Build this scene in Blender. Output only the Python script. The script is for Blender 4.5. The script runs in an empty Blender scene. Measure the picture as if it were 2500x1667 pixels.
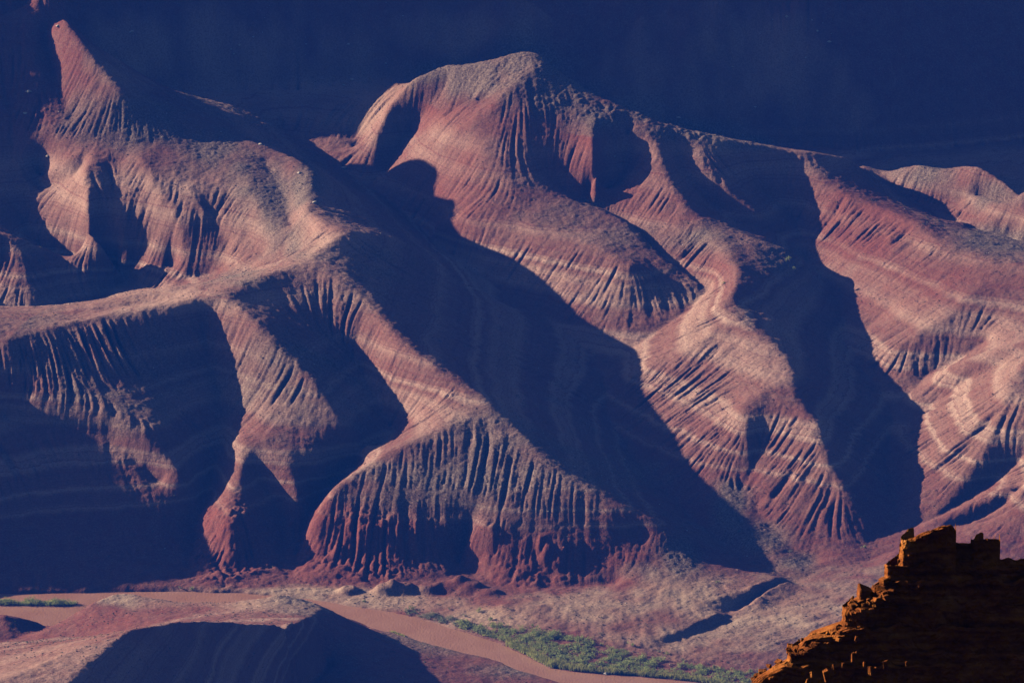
import bpy, math, random, time
import numpy as np
from mathutils import Vector
T0 = time.time()
rng = np.random.default_rng(7)
random.seed(7)
scene = bpy.context.scene

# ------------------------------------------------------------------ camera
CAM_Y, CAM_Z = -3800.0, 1400.0
WPX = 600.0/2352.0/4050.0
PITCH = math.radians(18.0)
cd = bpy.data.cameras.new('camera')
cam = bpy.data.objects.new('camera', cd)
scene.collection.objects.link(cam)
cam.location = (0.0, CAM_Y, CAM_Z)
cam.rotation_euler = (math.radians(90.0)-PITCH, 0.0, 0.0)
cd.sensor_width = 36.0
cd.lens = 18.0/(1176.0*WPX)
cd.clip_start = 1.0
cd.clip_end = 20000.0
scene.camera = cam

# ------------------------------------------------------------------ light: low sun from behind the left shoulder of the hills
SUN_EL, SUN_BACK = math.radians(20.0), math.radians(18.0)
sun_dir = Vector((-math.cos(SUN_EL)*math.cos(SUN_BACK), math.cos(SUN_EL)*math.sin(SUN_BACK), math.sin(SUN_EL)))
sd = bpy.data.lights.new('sun', 'SUN')
sd.energy = 5.0
sd.angle = math.radians(0.5)
sd.color = (1.0, 0.84, 0.62)
sun = bpy.data.objects.new('sun', sd)
scene.collection.objects.link(sun)
sun.rotation_euler = (-sun_dir).to_track_quat('-Z', 'Y').to_euler()
sun.location = (-800, 600, 900)
world = bpy.data.worlds.new('World')
scene.world = world
world.use_nodes = True
wn = world.node_tree.nodes; wl = world.node_tree.links
bg = wn['Background']
sky = wn.new('ShaderNodeTexSky')
sky.sky_type = 'NISHITA'
sky.sun_disc = False
sky.sun_elevation = SUN_EL
sky.sun_rotation = math.atan2(sun_dir.x, sun_dir.y)
wl.new(sky.outputs[0], bg.inputs[0])
bg.inputs[1].default_value = 0.025
scene.view_settings.view_transform = 'Standard'
scene.view_settings.look = 'None'
scene.view_settings.exposure = 1.0
scene.view_settings.gamma = 1.0
scene.view_settings.use_curve_mapping = False
scene.render.engine = 'CYCLES'
scene.cycles.use_denoising = True
scene.cycles.max_bounces = 4
scene.cycles.diffuse_bounces = 0
scene.cycles.volume_bounces = 1
scene.cycles.sample_clamp_indirect = 4.0
HAZE_DENSITY = 0.6e-4
HAZE_COLOR = (0.006, 0.095, 0.61)

# ------------------------------------------------------------------ helpers
def link(o, parent=None):
    scene.collection.objects.link(o)
    if parent is not None: o.parent = parent
    return o
def mesh_np(name, V, F, mats=(), smooth=True):
    V = np.ascontiguousarray(V, np.float32); F = np.ascontiguousarray(F, np.int32)
    me = bpy.data.meshes.new(name)
    n, k = F.shape
    me.vertices.add(len(V)); me.vertices.foreach_set('co', V.ravel())
    me.loops.add(n*k); me.loops.foreach_set('vertex_index', F.ravel())
    me.polygons.add(n)
    me.polygons.foreach_set('loop_start', np.arange(0, n*k, k, dtype=np.int32))
    me.polygons.foreach_set('loop_total', np.full(n, k, np.int32))
    if smooth: me.polygons.foreach_set('use_smooth', np.ones(n, bool))
    else: me.polygons.foreach_set('use_smooth', np.zeros(n, bool))
    me.update(calc_edges=True)
    for m in mats: me.materials.append(m)
    return me
def tag(o, label=None, cat=None, group=None, kind=None):
    if label: o['label'] = label
    if cat: o['category'] = cat
    if group: o['group'] = group
    if kind: o['kind'] = kind
    return o
class NT:
    def __init__(self, name):
        self.m = bpy.data.materials.new(name); self.m.use_nodes = True
        self.t = self.m.node_tree; self.n = self.t.nodes; self.l = self.t.links
        self.b = self.n['Principled BSDF']
        self.b.inputs['Specular IOR Level'].default_value = 0.15
        self.b.inputs['Roughness'].default_value = 0.95
    def node(self, t, **kw):
        x = self.n.new(t)
        for k, v in kw.items(): setattr(x, k, v)
        return x
    def set(self, inp, v):
        if isinstance(v, bpy.types.NodeSocket): self.l.new(v, inp)
        elif isinstance(v, (tuple, list)) and len(v) == 3 and inp.type == 'RGBA': inp.default_value = (*v, 1)
        else: inp.default_value = v
    def math(self, op, a, b=None, clamp=False):
        x = self.node('ShaderNodeMath', operation=op, use_clamp=clamp)
        self.set(x.inputs[0], a)
        if b is not None: self.set(x.inputs[1], b)
        return x.outputs[0]
    def noise(self, vec, scale, detail=3.0, rough=0.55, dim='3D', out=0):
        x = self.node('ShaderNodeTexNoise', noise_dimensions=dim)
        if dim == '1D': self.set(x.inputs['W'], vec)
        else: self.set(x.inputs['Vector'], vec)
        x.inputs['Scale'].default_value = scale; x.inputs['Detail'].default_value = detail
        x.inputs['Roughness'].default_value = rough
        return x.outputs[out]
    def ramp(self, f, stops, interp='LINEAR'):
        x = self.node('ShaderNodeValToRGB'); x.color_ramp.interpolation = interp
        e = x.color_ramp.elements
        while len(e) < len(stops) and len(e) < 32: e.new(0.5)
        for i, (p, c) in enumerate(stops):
            e[i].position = p; e[i].color = (*c, 1) if len(c) == 3 else c
        self.set(x.inputs[0], f)
        return x.outputs[0]
    def rng(self, f, a, b, c=0.0, d=1.0):
        x = self.node('ShaderNodeMapRange', clamp=True)
        self.set(x.inputs[0], f)
        for i, v in enumerate((a, b, c, d)): x.inputs[i+1].default_value = v
        return x.outputs[0]
    def mix(self, f, a, b, mode='MIX'):
        x = self.node('ShaderNodeMix', data_type='RGBA', blend_type=mode)
        self.set(x.inputs[0], f); self.set(x.inputs[6], a); self.set(x.inputs[7], b)
        return x.outputs[2]
    def pos(self):
        return self.node('ShaderNodeNewGeometry').outputs['Position']
    def attr(self, name):
        return self.node('ShaderNodeAttribute', attribute_name=name).outputs['Fac']
    def bump(self, h, dist, strength=1.0, normal=None):
        x = self.node('ShaderNodeBump'); x.inputs['Strength'].default_value = strength
        x.inputs['Distance'].default_value = dist
        self.set(x.inputs['Height'], h)
        if normal is not None: self.l.new(normal, x.inputs['Normal'])
        return x.outputs[0]
def smooth(a, b, x):
    t = np.clip((x-a)/(b-a), 0, 1); return t*t*(3-2*t)
# ---------------------------------------------------------------- the lie of the land
def ray(u, v):
    a = (u-1176.0)*WPX; b = -(v-784.0)*WPX
    cp, sp = math.cos(PITCH), math.sin(PITCH)
    return np.array((a, cp+b*sp, -sp+b*cp))
def base(y): return 0.15*np.maximum(0.0, y-60.0)
def lift(u, v, h):
    d = ray(u, v)
    t = 3800.0
    for _ in range(40):
        y = CAM_Y+d[1]*t
        z = base(y)+h
        t += (CAM_Z+d[2]*t - z)/(-d[2]+0.15*d[1]*(y > 60))
    return (d[0]*t, CAM_Y+d[1]*t, CAM_Z+d[2]*t)
GX0, GX1, GY0, GY1 = -430.0, 430.0, -500.0, 900.0

def solve(lines, extra, step0=1.0, levels=(16,8,4,2,1), iters=(600,300,160,90,60)):
    prev = None
    for lv, it in zip(levels, iters):
        s = step0*lv
        nx = int((GX1-GX0)/s)+1; ny = int((GY1-GY0)/s)+1
        acc = np.zeros((ny, nx)); cnt = np.zeros((ny, nx))
        for P in lines:
            P = np.asarray(P, float)
            seg = np.linalg.norm(np.diff(P[:, :2], axis=0), axis=1)
            for k in range(len(P)-1):
                n = max(2, int(seg[k]/(s*0.5))+1)
                t = np.linspace(0, 1, n)[:, None]
                Q = P[k]*(1-t)+P[k+1]*t
                ix = np.round((Q[:, 0]-GX0)/s).astype(int); iy = np.round((Q[:, 1]-GY0)/s).astype(int)
                ok = (ix >= 0)&(ix < nx)&(iy >= 0)&(iy < ny)
                np.add.at(acc, (iy[ok], ix[ok]), Q[ok, 2]); np.add.at(cnt, (iy[ok], ix[ok]), 1)
        X = GX0+np.arange(nx)*s; Y = GY0+np.arange(ny)*s
        XX, YY = np.meshgrid(X, Y)
        fm, fv = extra(XX, YY)
        m = cnt > 0
        val = np.where(m, acc/np.maximum(cnt, 1), 0)
        val = np.where(fm, fv, val); m = m | fm
        if prev is None: H = np.where(m, val, 10.0)
        else: H = np.where(m, val, resize(prev, ny, nx))
        om = 1.8
        chk = (np.add.outer(np.arange(ny), np.arange(nx)) % 2).astype(bool)
        for k in range(it):
            for c in (chk, ~chk):
                Pd = np.pad(H, 1, mode='edge')
                avg = 0.25*(Pd[:-2, 1:-1]+Pd[2:, 1:-1]+Pd[1:-1, :-2]+Pd[1:-1, 2:])
                upd = c & ~m
                H[upd] += (om if k < it-6 else 1.0)*(avg[upd]-H[upd])
        prev = H
    return X, Y, H
def resize(A, ny, nx):
    y = np.linspace(0, A.shape[0]-1, ny); x = np.linspace(0, A.shape[1]-1, nx)
    return sample(A, *np.meshgrid(x, y))
def sample(A, fx, fy):
    ny, nx = A.shape
    fx = np.clip(fx, 0, nx-1.001); fy = np.clip(fy, 0, ny-1.001)
    ix = fx.astype(np.int32); iy = fy.astype(np.int32)
    tx = (fx-ix).astype(A.dtype); ty = (fy-iy).astype(A.dtype)
    i = iy*nx+ix; F = A.ravel()
    a = F.take(i); b = F.take(i+1); c = F.take(i+nx); d = F.take(i+nx+1)
    a += (b-a)*tx; c += (d-c)*tx
    return a+(c-a)*ty
def blur(A, sig):
    r = int(3*sig+0.5)
    if r < 1: return A
    k = np.exp(-0.5*(np.arange(-r, r+1)/sig)**2); k /= k.sum()
    k = k.astype(A.dtype)
    P = np.pad(A, ((r, r), (0, 0)), mode='edge')
    B = sum(k[i]*P[i:i+A.shape[0]] for i in range(2*r+1))
    P = np.pad(B, ((0, 0), (r, r)), mode='edge')
    return sum(k[i]*P[:, i:i+A.shape[1]] for i in range(2*r+1))
LINES = {
'A':[(0,783,78),(75,765,78),(160,738,78),(250,722,78),(350,705,79),(430,690,80),(505,672,82)],
'A2':[(165,735,75),(200,712,70),(250,690,68),(350,662,70),(450,655,74),(505,668,81)],
'A2v':[(230,712,69),(300,700,68),(400,683,73)],
'G':[(505,672,82),(600,632,82),(700,598,80),(750,558,78),(800,532,77),(850,531,70),(915,550,55),(1000,592,34),(1115,672,12),(1190,712,4)],
'B':[(700,600,81),(770,620,80),(830,665,77),(870,715,74),(905,770,71),(1000,838,66),(1080,888,62),(1142,940,59)],
'VFB':[(560,692,78),(650,712,72),(740,752,63),(810,800,54),(840,860,46),(870,920,41),(905,985,35),(870,1035,29),(800,1085,22),(740,1140,16),(705,1200,11),(690,1260,5),(660,1335,2)],
'C':[(1142,940,59),(1080,955,58),(1000,985,55),(920,1022,50),(840,1068,44),(780,1100,39),(740,1150,32),(712,1195,24)],
'CR':[(1142,940,58),(1200,995,54),(1260,1053,50),(1340,1109,44),(1456,1169,36),(1530,1203,30),(1560,1225,25),(1545,1262,19),(1480,1302,13),(1420,1338,8)],
'F1':[(515,678,82),(560,715,79),(620,775,74),(690,835,67),(740,900,60),(790,960,52),(840,1005,42),(865,1030,30)],
'VAF':[(470,700,76),(472,760,63),(485,830,51),(505,890,42),(512,960,34),(512,1010,29),(500,1060,24),(490,1100,20),(470,1160,15),(450,1230,8),(425,1325,2)],
'F1b':[(540,1000,42),(640,1040,40),(740,1062,35),(800,1065,27)],
'T1':[(560,1025,40),(545,1090,34),(530,1150,28),(525,1200,22),(530,1260,13),(530,1340,2)],
'T2':[(660,1048,39),(690,1130,27),(705,1170,18)],
'VT':[(590,1090,28),(640,1150,19),(654,1210,10),(656,1270,5),(654,1335,2)],
'Ash':[(0,900,60),(125,932,57),(250,952,55),(310,990,50),(370,1028,44),(412,1075,36),(432,1115,28),(455,1150,19)],
'Abase':[(-70,1352,2),(100,1352,2),(200,1352,2),(425,1345,2),(530,1343,2),(652,1342,2),(690,1342,2),(800,1338,3),(900,1340,3),(1000,1325,4),(1080,1312,4),(1170,1345,3),(1300,1350,3),(1420,1340,4)],
'Valc':[(1062,1205,24),(1072,1240,14),(1050,1290,7)],
'Ralc':[(1105,1190,31),(1125,1260,18),(1130,1320,6)],
'V1':[(640,290,10),(720,340,8),(800,398,6),(870,440,4),(950,505,2),(1010,565,2),(1120,640,2),(1215,702,2),(1310,767,2),(1350,805,2),(1390,865,2),(1400,955,2),(1450,1040,2),(1540,1130,2),(1600,1200,2),(1680,1262,2),(1760,1302,5),(1830,1336,2.99)],
'Hs':[(875,385,8),(862,345,19),(868,300,28),(885,260,36),(915,215,45),(942,182,53),(985,160,60),(1030,140,66),(1060,152,67),(1100,138,71),(1150,125,76),(1205,104,82),(1240,118,80),(1265,145,75),(1300,175,70),(1340,205,66),(1400,228,63),(1450,255,59),(1520,288,55),(1600,300,51),(1720,325,45),(1850,345,38),(1960,358,26)],
'VH1':[(1025,195,53),(985,250,39),(945,310,23),(905,370,12),(885,400,6)],
'H2':[(1251,144,78),(1164,202,70),(1134,242,63),(1083,279,54),(1033,309,43),(983,339,31),(920,378,17),(860,420,4)],
'H1b':[(1110,185,67),(1080,215,60),(1036,249,50),(1005,300,40)],
'VH1b':[(1120,222,60),(1080,255,46),(1040,285,38)],
'H3':[(1083,279,54),(1100,330,47),(1140,390,39),(1190,425,34),(1280,450,30),(1380,480,27),(1450,510,25),(1530,590,22),(1605,650,16)],
'V2':[(1205,235,65),(1195,300,54),(1225,370,41),(1280,420,30),(1345,462,22),(1400,486,20),(1456,527,18),(1530,607,15),(1626,668,13),(1570,720,9),(1480,780,5),(1400,845,2)],
'Hrim':[(1000,490,20),(1080,507,23),(1180,512,25),(1280,542,27),(1390,577,28),(1450,607,27),(1435,680,15),(1405,740,8),(1410,785,3)],
'I0':[(1362,268,61),(1366,310,57),(1368,370,49),(1364,418,37)],
'VI1':[(1400,292,55),(1402,330,46),(1405,390,34),(1388,430,26),(1352,460,22)],
'I2':[(1503,306,53),(1505,326,50),(1520,370,45),(1556,445,36),(1606,510,30),(1650,522,29),(1760,555,27),(1830,578,22)],
'VI0':[(1440,314,47),(1440,350,40),(1430,400,31),(1390,440,23)],
'VI2':[(1550,330,45),(1570,400,35),(1625,455,25),(1700,510,16),(1770,535,11),(1850,560,5)],
'I3':[(1600,324,48),(1605,348,45),(1620,385,41),(1670,430,33),(1740,490,22),(1790,518,13)],
'J':[(1640,540,31),(1680,590,32),(1695,645,36),(1668,690,36),(1690,725,37),(1745,765,38),(1800,805,38),(1825,870,37),(1845,930,34),(1880,980,32),(1905,1060,26),(1945,1130,18),(1980,1200,8),(1988,1240,3)],
'Jv':[(1720,700,29),(1770,735,28),(1830,780,20)],
'Ja':[(1690,600,30),(1760,610,26),(1830,600,20),(1835,660,16),(1850,700,14)],
'Jl':[(1690,725,37),(1600,790,30),(1500,832,20),(1425,865,10),(1402,905,4)],
'M1':[(1800,870,37),(1700,928,33),(1715,965,31),(1720,1000,26),(1715,1060,17),(1695,1115,8)],
'VM':[(1762,945,31),(1742,1020,20),(1728,1080,13),(1705,1125,7),(1760,1200,4),(1810,1250,3),(1870,1295,0)],
'M2':[(1762,1030,20),(1758,1080,15),(1748,1140,8)],
'Gt':[(1640,1115,8),(1665,1190,7),(1740,1250,6),(1840,1305,6)],
'VK':[(1700,360,38),(1740,430,22),(1830,500,9),(1862,600,3),(1930,690,2),(1945,790,2),(2020,880,2),(2050,960,2),(2040,1060,2),(2060,1150,2),(2060,1210,2),(2000,1245,2),(1910,1292,5),(1830,1336,2.99)],
'L':[(1816,380,31),(1876,400,31),(1911,430,29),(1976,460,28),(2050,485,30),(2101,505,33),(2146,550,34),(2226,575,36),(2352,605,38),(2450,625,40)],
'Lm':[(2250,650,34),(2180,720,27),(2110,760,20),(2050,800,12),(2005,822,4)],
'La':[(2130,690,24),(2060,715,16),(2000,745,5)],
'Lp':[(2300,745,30),(2260,790,18),(2190,832,10),(2130,862,4),(2060,935,2)],
'L2':[(2420,765,46),(2300,800,37),(2240,815,31),(2170,845,19),(2120,885,5)],
'L2v':[(2300,838,31),(2221,872,18),(2141,930,6),(2070,980,2)],
'L3':[(2400,800,50),(2325,850,46),(2310,900,43),(2290,960,37),(2270,1020,29),(2226,1084,20),(2166,1160,9),(2121,1196,3)],
'L3b':[(2400,900,44),(2370,960,40),(2352,1030,28)],
'L34':[(2352,1045,24),(2300,1092,16),(2230,1142,9),(2150,1190,4),(2085,1212,2)],
'L4':[(2430,1060,40),(2352,1090,34),(2276,1126,25),(2196,1168,15),(2120,1208,7),(2086,1228,3)],
'L45':[(2352,1138,20),(2270,1182,11),(2180,1214,6)],
'L5':[(2430,1140,30),(2352,1165,25),(2280,1195,18),(2200,1222,10),(2100,1248,5),(1990,1290,2)],
'VN':[(1990,372,6),(2050,430,3),(2150,490,3),(2230,535,4),(2352,585,6)],
'N':[(2051,385,9),(2096,370,20),(2176,400,21),(2241,425,23),(2352,480,27),(2450,520,29)],
'Nv':[(2080,450,3),(2200,470,5),(2352,510,9)],
'N2':[(2215,372,24),(2260,366,34),(2310,385,36),(2370,430,38)],
'N2v':[(2180,380,10),(2260,420,15),(2352,462,20)],
'N3':[(2205,500,11),(2280,520,15),(2352,552,18),(2450,590,22)],
'SP':[(135,20,114),(180,80,106),(220,135,97),(280,210,86),(310,250,77),(420,272,68),(490,300,63),(530,315,60)],
'VP':[(95,-30,114),(102,20,105),(108,80,95),(122,150,84),(142,220,75),(168,275,68)],
'SP2':[(82,-20,113),(84,30,105),(80,100,95),(78,165,86),(82,200,80),(60,232,74),(20,250,68)],
'Eb':[(60,300,64),(160,320,64),(300,330,64),(420,345,62),(520,350,60)],
'E1':[(185,345,62),(150,365,57),(112,392,46),(95,415,34)],
'E1v':[(190,380,55),(160,410,47),(110,430,37),(88,440,33)],
'EB':[(212,345,63),(196,392,60),(200,450,53),(206,510,44),(230,552,37),(256,592,27),(278,624,14)],
'BC':[(278,370,60),(275,420,54),(262,470,46),(275,530,36),(300,580,24),(305,622,12),(288,648,6)],
'EC':[(320,352,65),(345,400,60),(370,455,54),(410,495,49),(415,540,41),(420,592,30),(395,622,18)],
'CD':[(400,392,61),(445,455,54),(490,500,47),(520,560,38),(512,615,29),(460,640,21)],
'ED':[(425,418,59),(470,475,54),(520,505,49),(560,540,45),(605,588,42),(560,615,38)],
'VE':[(610,370,58),(645,440,57),(668,510,57),(690,582,58),(640,612,50),(560,637,39),(470,652,28),(380,662,17),(290,655,6)],
'E2r':[(545,350,61),(580,430,61),(620,520,56),(655,570,51)],
'Gup':[(530,315,60),(600,332,61),(660,355,61),(722,390,62),(708,440,66),(702,482,70),(740,508,76),(800,532,80)],
'VW':[(30,330,56),(50,390,46),(62,460,34),(60,530,22),(130,592,12),(220,628,8),(290,652,6)],
'FL':[(-70,520,42),(0,535,38),(60,552,33),(130,582,22),(200,610,12),(270,640,4)],
'VA':[(0,755,8),(100,735,7),(200,695,6),(285,656,6)],
'fan1':[(1150,1385,7.04),(1300,1395,6.65),(1450,1385,7.04),(1600,1385,7.04),(1720,1358,8.1),(1795,1318,9.69)],
'fan2':[(1250,1440,4.91),(1400,1465,3.95),(1500,1470,3.76),(1560,1448,4.6),(1650,1410,6.07),(1735,1368,7.71),(1805,1330,9.21)],
'wash':[(1832,1336,2.99),(1795,1354,2.28),(1730,1390,1.29),(1660,1428,1.09),(1585,1458,1.65),(1510,1490,1.71)],
'fan3':[(1860,1345,6.48),(1815,1372,5.42),(1760,1402,4.24),(1690,1440,2.77),(1610,1475,1.43)],
'fan4':[(2060,1262,10.22),(2000,1330,9.21),(1950,1400,6.46),(1850,1460,4.14),(1700,1510,2.24)],
'fan5':[(2420,1300,10.41),(2300,1350,8.42),(2200,1430,5.3),(2100,1520,1.87),(2000,1600,-1.11)],
'fan6':[(2450,1450,4.53),(2450,1640,-2.57)],
'bank':[(780,1384,0.8),(900,1400,0.8),(960,1415,0.8),(1060,1445,0.8),(1140,1470,0.8),(1195,1495,0.8),(1262,1530,0.8),(1340,1540,0.8),(1450,1547,0.8),(1600,1562,0.8),(1760,1590,0.8),(1900,1640,0.6)],
'bankl':[(-70,1362,0.8),(0,1362,0.8),(300,1356,0.8),(400,1354,0.8),(560,1358,0.8),(700,1371,0.8),(780,1384,0.8)],
'isl':[(-70,1383,0.9),(60,1385,0.9),(170,1385,0.8)],
'FHb':[(170,1410,14),(215,1385,20),(275,1361,23),(330,1368,23),(400,1385,24),(500,1385,26),(575,1375,29),(635,1366,31),(690,1376,28),(738,1393,24)],
'FHf':[(738,1393,25),(715,1414,32),(690,1430,42),(650,1436,54),(550,1429,76),(450,1424,92),(380,1431,106),(300,1444,115),(255,1480,116),(215,1515,117),(165,1568,118),(120,1640,120)],
'FR':[(738,1393,24),(760,1402,12),(800,1421,3),(860,1447,1.2),(930,1478,1),(1050,1515,1),(1170,1545,0.8),(1320,1580,0.8)],
'FHl':[(170,1410,14),(105,1445,10),(30,1485,6),(-70,1520,4)],
'Fd':[(-70,1380,15),(0,1397,13),(60,1412,9),(108,1430,4)],
'Fdv':[(-70,1490,2),(0,1475,2),(70,1455,2),(120,1432,1)],
'Flens':[(-70,1505,6),(0,1512,7),(100,1508,8),(190,1495,11)],
'Cf':[(800,1125,34),(900,1125,37),(1000,1130,37),(1100,1150,36),(1200,1190,32),(1300,1215,28),(1400,1235,24),(1480,1240,21)],
'rivr':[(-70,1406,-1.5),(0,1412,-1.5),(80,1418,-1.5),(140,1424,-1.5)],
'rivr2':[(-70,1371,-1),(0,1370,-1.2),(150,1367,-1.2),(300,1366,-1.5),(450,1368,-1.5),(600,1373,-1.5),(700,1382,-1.5),(770,1392,-1.5),(850,1413,-1.5),(930,1440,-1.5),(1020,1470,-1.5),(1100,1494,-1.5),(1180,1517,-1.5),(1260,1550,-1.5),(1380,1566,-1.5),(1600,1600,-1.5),(1750,1640,-1.5)],
'bankn':[(772,1399,0.6),(860,1430,0.6),(960,1470,0.6),(1060,1496,0.6),(1120,1507,0.6),(1180,1537,0.6),(1330,1580,0.6)],
'bankn2':[(-70,1440,0.6),(0,1432,0.6),(70,1432,0.6),(140,1440,0.6)],
'Hvo':[(912,178,44),(864,222,32),(824,265,20),(808,300,12),(826,350,6)],
'wash2':[(1822,1340,2.83),(1785,1358,2.12),(1718,1392,1.21),(1650,1430,1.01),(1578,1460,1.57)],
'Ash2':[(0,958,48),(130,985,44),(250,1006,42),(320,1062,34),(370,1110,26)],
'FHg':[(-70,1592,121),(0,1562,120),(75,1533,118),(150,1503,116),(230,1470,115),(300,1444,115)],
'Hs2':[(1290,242,62),(1400,277,58),(1500,306,53),(1600,324,48),(1700,340,43)],
'FL2':[(45,548,35),(50,600,28),(62,650,21),(95,700,13)],
'FL2v':[(-60,600,24),(-30,680,14),(-10,740,9)],
'Ash0':[(250,900,58),(330,935,54),(400,990,47)],
'T1b':[(575,1195,21),(600,1240,14),(622,1295,6)],
}
PLAN = [[(-312, 205, 98), (-345, 225, 112), (-378, 245, 118)],
 [(-375, 52, 22), (-375, 72, 52), (-375, 95, 68), (-377, 125, 84), (-377, 160, 90), (-378, 190, 104), (-380, 240, 106), (-380, 270, 108)],  # added ridge out of view on the left, shaped to shade the lower left slope
 [(-375, 430, 84), (-375, 470, 95), (-375, 500, 112), (-375, 530, 126)],  # second unseen ridge, added to throw shade into the pocket beside the spurs
 [(-375, 555, 158), (-375, 590, 180), (-375, 630, 208), (-375, 690, 234)],  # unseen spur added as shadow caster for the upper left slope
 [(-10, 692, 112), (100, 662, 88), (200, 648, 72), (270, 645, 62), (330, 620, 57), (400, 560, 52)],
 [(-307, 639, 205), (-314, 680, 209), (-318, 700, 212)],
 [(-105, -110, 6), (-125, -160, 9), (-120, -250, 13), (-110, -350, 16), (-110, -480, 18)],
 [(36, -128, 0.8), (10, -220, 0), (-30, -330, -2), (-50, -480, -4)],
 [(200, -200, 0.5), (200, -480, -4)]]
# ------------------------------------------------------------------ hills: solve the surface between crests and valley floors
def wall_foot(X): return np.interp(X, [-400, -350, -300, -200, -100, 0, 120, 230, 330, 430], [700, 670, 671, 695, 705, 700, 690, 688, 715, 750])
def wall_rise(X, Y):
    d = np.maximum(Y-wall_foot(X), 0)
    return 224*(1-np.exp(-d*1.45/140))-np.interp(X, [-60, 60, 400], [0, 30, 50])
def extra(X, Y):
    m = Y-wall_foot(X) > 8; v = wall_rise(X, Y)
    rv = inside(X, Y, RIVER_XY) & ~inside(X, Y, ISLAND_XY)
    return m | rv, np.where(rv, -1.6, v)
def inside(X, Y, P):
    r = np.zeros(X.shape, bool)
    x0, y0 = P[-1]
    for x1, y1 in P:
        if y0 != y1:
            c = ((y0 > Y) != (y1 > Y)) & (X < (x1-x0)*(Y-y0)/(y1-y0)+x0)
            r ^= c
        x0, y0 = x1, y1
    return r
RIVER = [(-90,1363),(0,1365),(200,1361),(400,1359),(560,1363),(700,1376),(780,1389),(900,1407),(960,1421),(1060,1451),(1140,1476),(1190,1501),(1225,1518),(1262,1535),(1340,1547),(1450,1554),(1600,1568),(1760,1597),(1900,1640),(1500,1660),(1330,1575),(1250,1546),(1190,1533),(1165,1520),(1140,1512),(1090,1501),(1050,1493),(960,1468),(860,1434),(800,1413),(770,1402),(600,1392),(400,1392),(230,1398),(170,1425),(130,1438),(60,1442),(-90,1442)]
ISLAND = [(-90,1372),(60,1373),(170,1374),(205,1382),(190,1397),(150,1402),(60,1396),(-90,1388)]
RIVER_XY = [lift(u, v, 0)[:2] for u, v in RIVER]
ISLAND_XY = [lift(u, v, 0)[:2] for u, v in ISLAND]
P3 = [[(lambda q: (q[0], q[1], q[2]-float(base(q[1]))))(lift(*p)) for p in L] for L in LINES.values()]
P3 += [[(x, y, z-float(base(y))) for x, y, z in L] for L in PLAN]
MX, MY, MH = solve(P3, extra, step0=2.0, levels=(8, 4, 2, 1), iters=(800, 300, 160, 80))
MZ = MH+base(MY)[:, None]
S = 0.8
X0, X1, Y0, Y1 = -400.0, 400.0, -484.0, 760.0
XS = np.arange(X0, X1+1e-6, S); YS = np.arange(Y0, Y1+1e-6, S)
nx, ny = len(XS), len(YS)
gx, gy = np.meshgrid(np.arange(nx, dtype=np.float32), np.arange(ny, dtype=np.float32))
XX = X0+gx*S; YY = Y0+gy*S
Z = sample(MZ.astype(np.float32), (XX-GX0)/2.0, (YY-GY0)/2.0)
Z = blur(Z, 1.6)
def white(seed, sig):
    r = np.random.default_rng(seed)
    k = max(1, int(sig/1.5))
    a = r.standard_normal((ny//k+3, nx//k+3)).astype(np.float32)
    a = blur(a, sig/k)
    if k > 1: a = sample(a, gx/k, gy/k)
    else: a = a[:ny, :nx]
    a -= a.mean(); a /= a.std()
    return a
# traced position of every ground point, for the rock and soil maps
cp, sp = math.cos(PITCH), math.sin(PITCH)
def traced(x, y, z):
    ry = y-CAM_Y; rz = z-CAM_Z
    f = ry*cp-rz*sp; up = ry*sp+rz*cp
    return 1176+x/f/WPX, 784-up/f/WPX
UU, VV = traced(XX, YY, Z)
def blobs(L):
    m = np.zeros(Z.shape, np.float32)
    for u, v, ru, rv, s in L:
        m = np.maximum(m, s*np.exp(-(((UU-u)/ru)**2+((VV-v)/rv)**2)**1.5).astype(np.float32))
    return m
Z = Z-.8*np.maximum(0, Z-blur(Z, 5.0))*smooth(1345, 1310, VV)*(1-.6*blobs([(300,480,320,190,1),(950,260,140,140,1),(1330,330,170,110,1)]))      # wear the crests round, leave the valley floors sharp
n20 = white(1, 18); n6 = white(2, 5)
mud = lambda m: np.clip(m+0.16*n20*(m > .03)+0.12*n6*(m > .03), 0, 1)
GRAVEL = mud(blobs([(1205,150,110,70,1),(1110,180,110,60,1),(1300,215,90,50,1),(1420,262,120,36,1),(1570,300,140,26,1),(1720,328,90,18,1),(1000,165,60,36,.9),
 (330,280,190,70,.9),(200,270,80,55,.7),(480,330,90,55,.9),(570,400,60,80,.8),(630,470,42,100,1),(700,430,40,60,.9),(690,560,40,60,.9),(560,640,90,20,.7),
 (1560,1275,56,56,1),(1470,1312,60,24,.9),(1680,1170,36,70,1),(1760,1240,70,40,1),(1830,1290,50,30,.9),
 (2110,400,80,36,1),(2280,440,90,36,.9),(2300,550,110,36,1),(1620,555,100,36,.7),(1780,590,70,40,.7),(1450,540,90,40,.55),(1300,495,110,28,.4),
 (2000,1340,190,70,.45),(1750,1480,200,60,.5),(1420,1380,150,36,.35),(265,1376,70,22,.7),(690,1388,70,26,.6),(980,1480,170,30,.8),(1200,1535,100,20,.9),(800,640,120,60,.45),(250,860,160,110,.35),(650,880,170,130,.5),(250,830,180,110,.35),(1180,1080,300,120,.62)]))
SAND = mud(blobs([(900,1378,170,24,1),(700,1358,170,10,1),(1130,1420,150,28,.9),(1350,1400,180,32,.9),(1580,1370,180,45,.95),(1600,1470,200,40,.5),(1850,1400,190,70,.75),(2100,1350,200,70,.5),(520,1380,200,26,.5),(310,110,110,90,.9),(540,120,170,110,.7),(800,170,110,140,.6),(1000,60,200,60,.5),(1700,180,260,130,.4),(690,1375,80,24,.8),(260,1372,60,20,.6)]))
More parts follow.
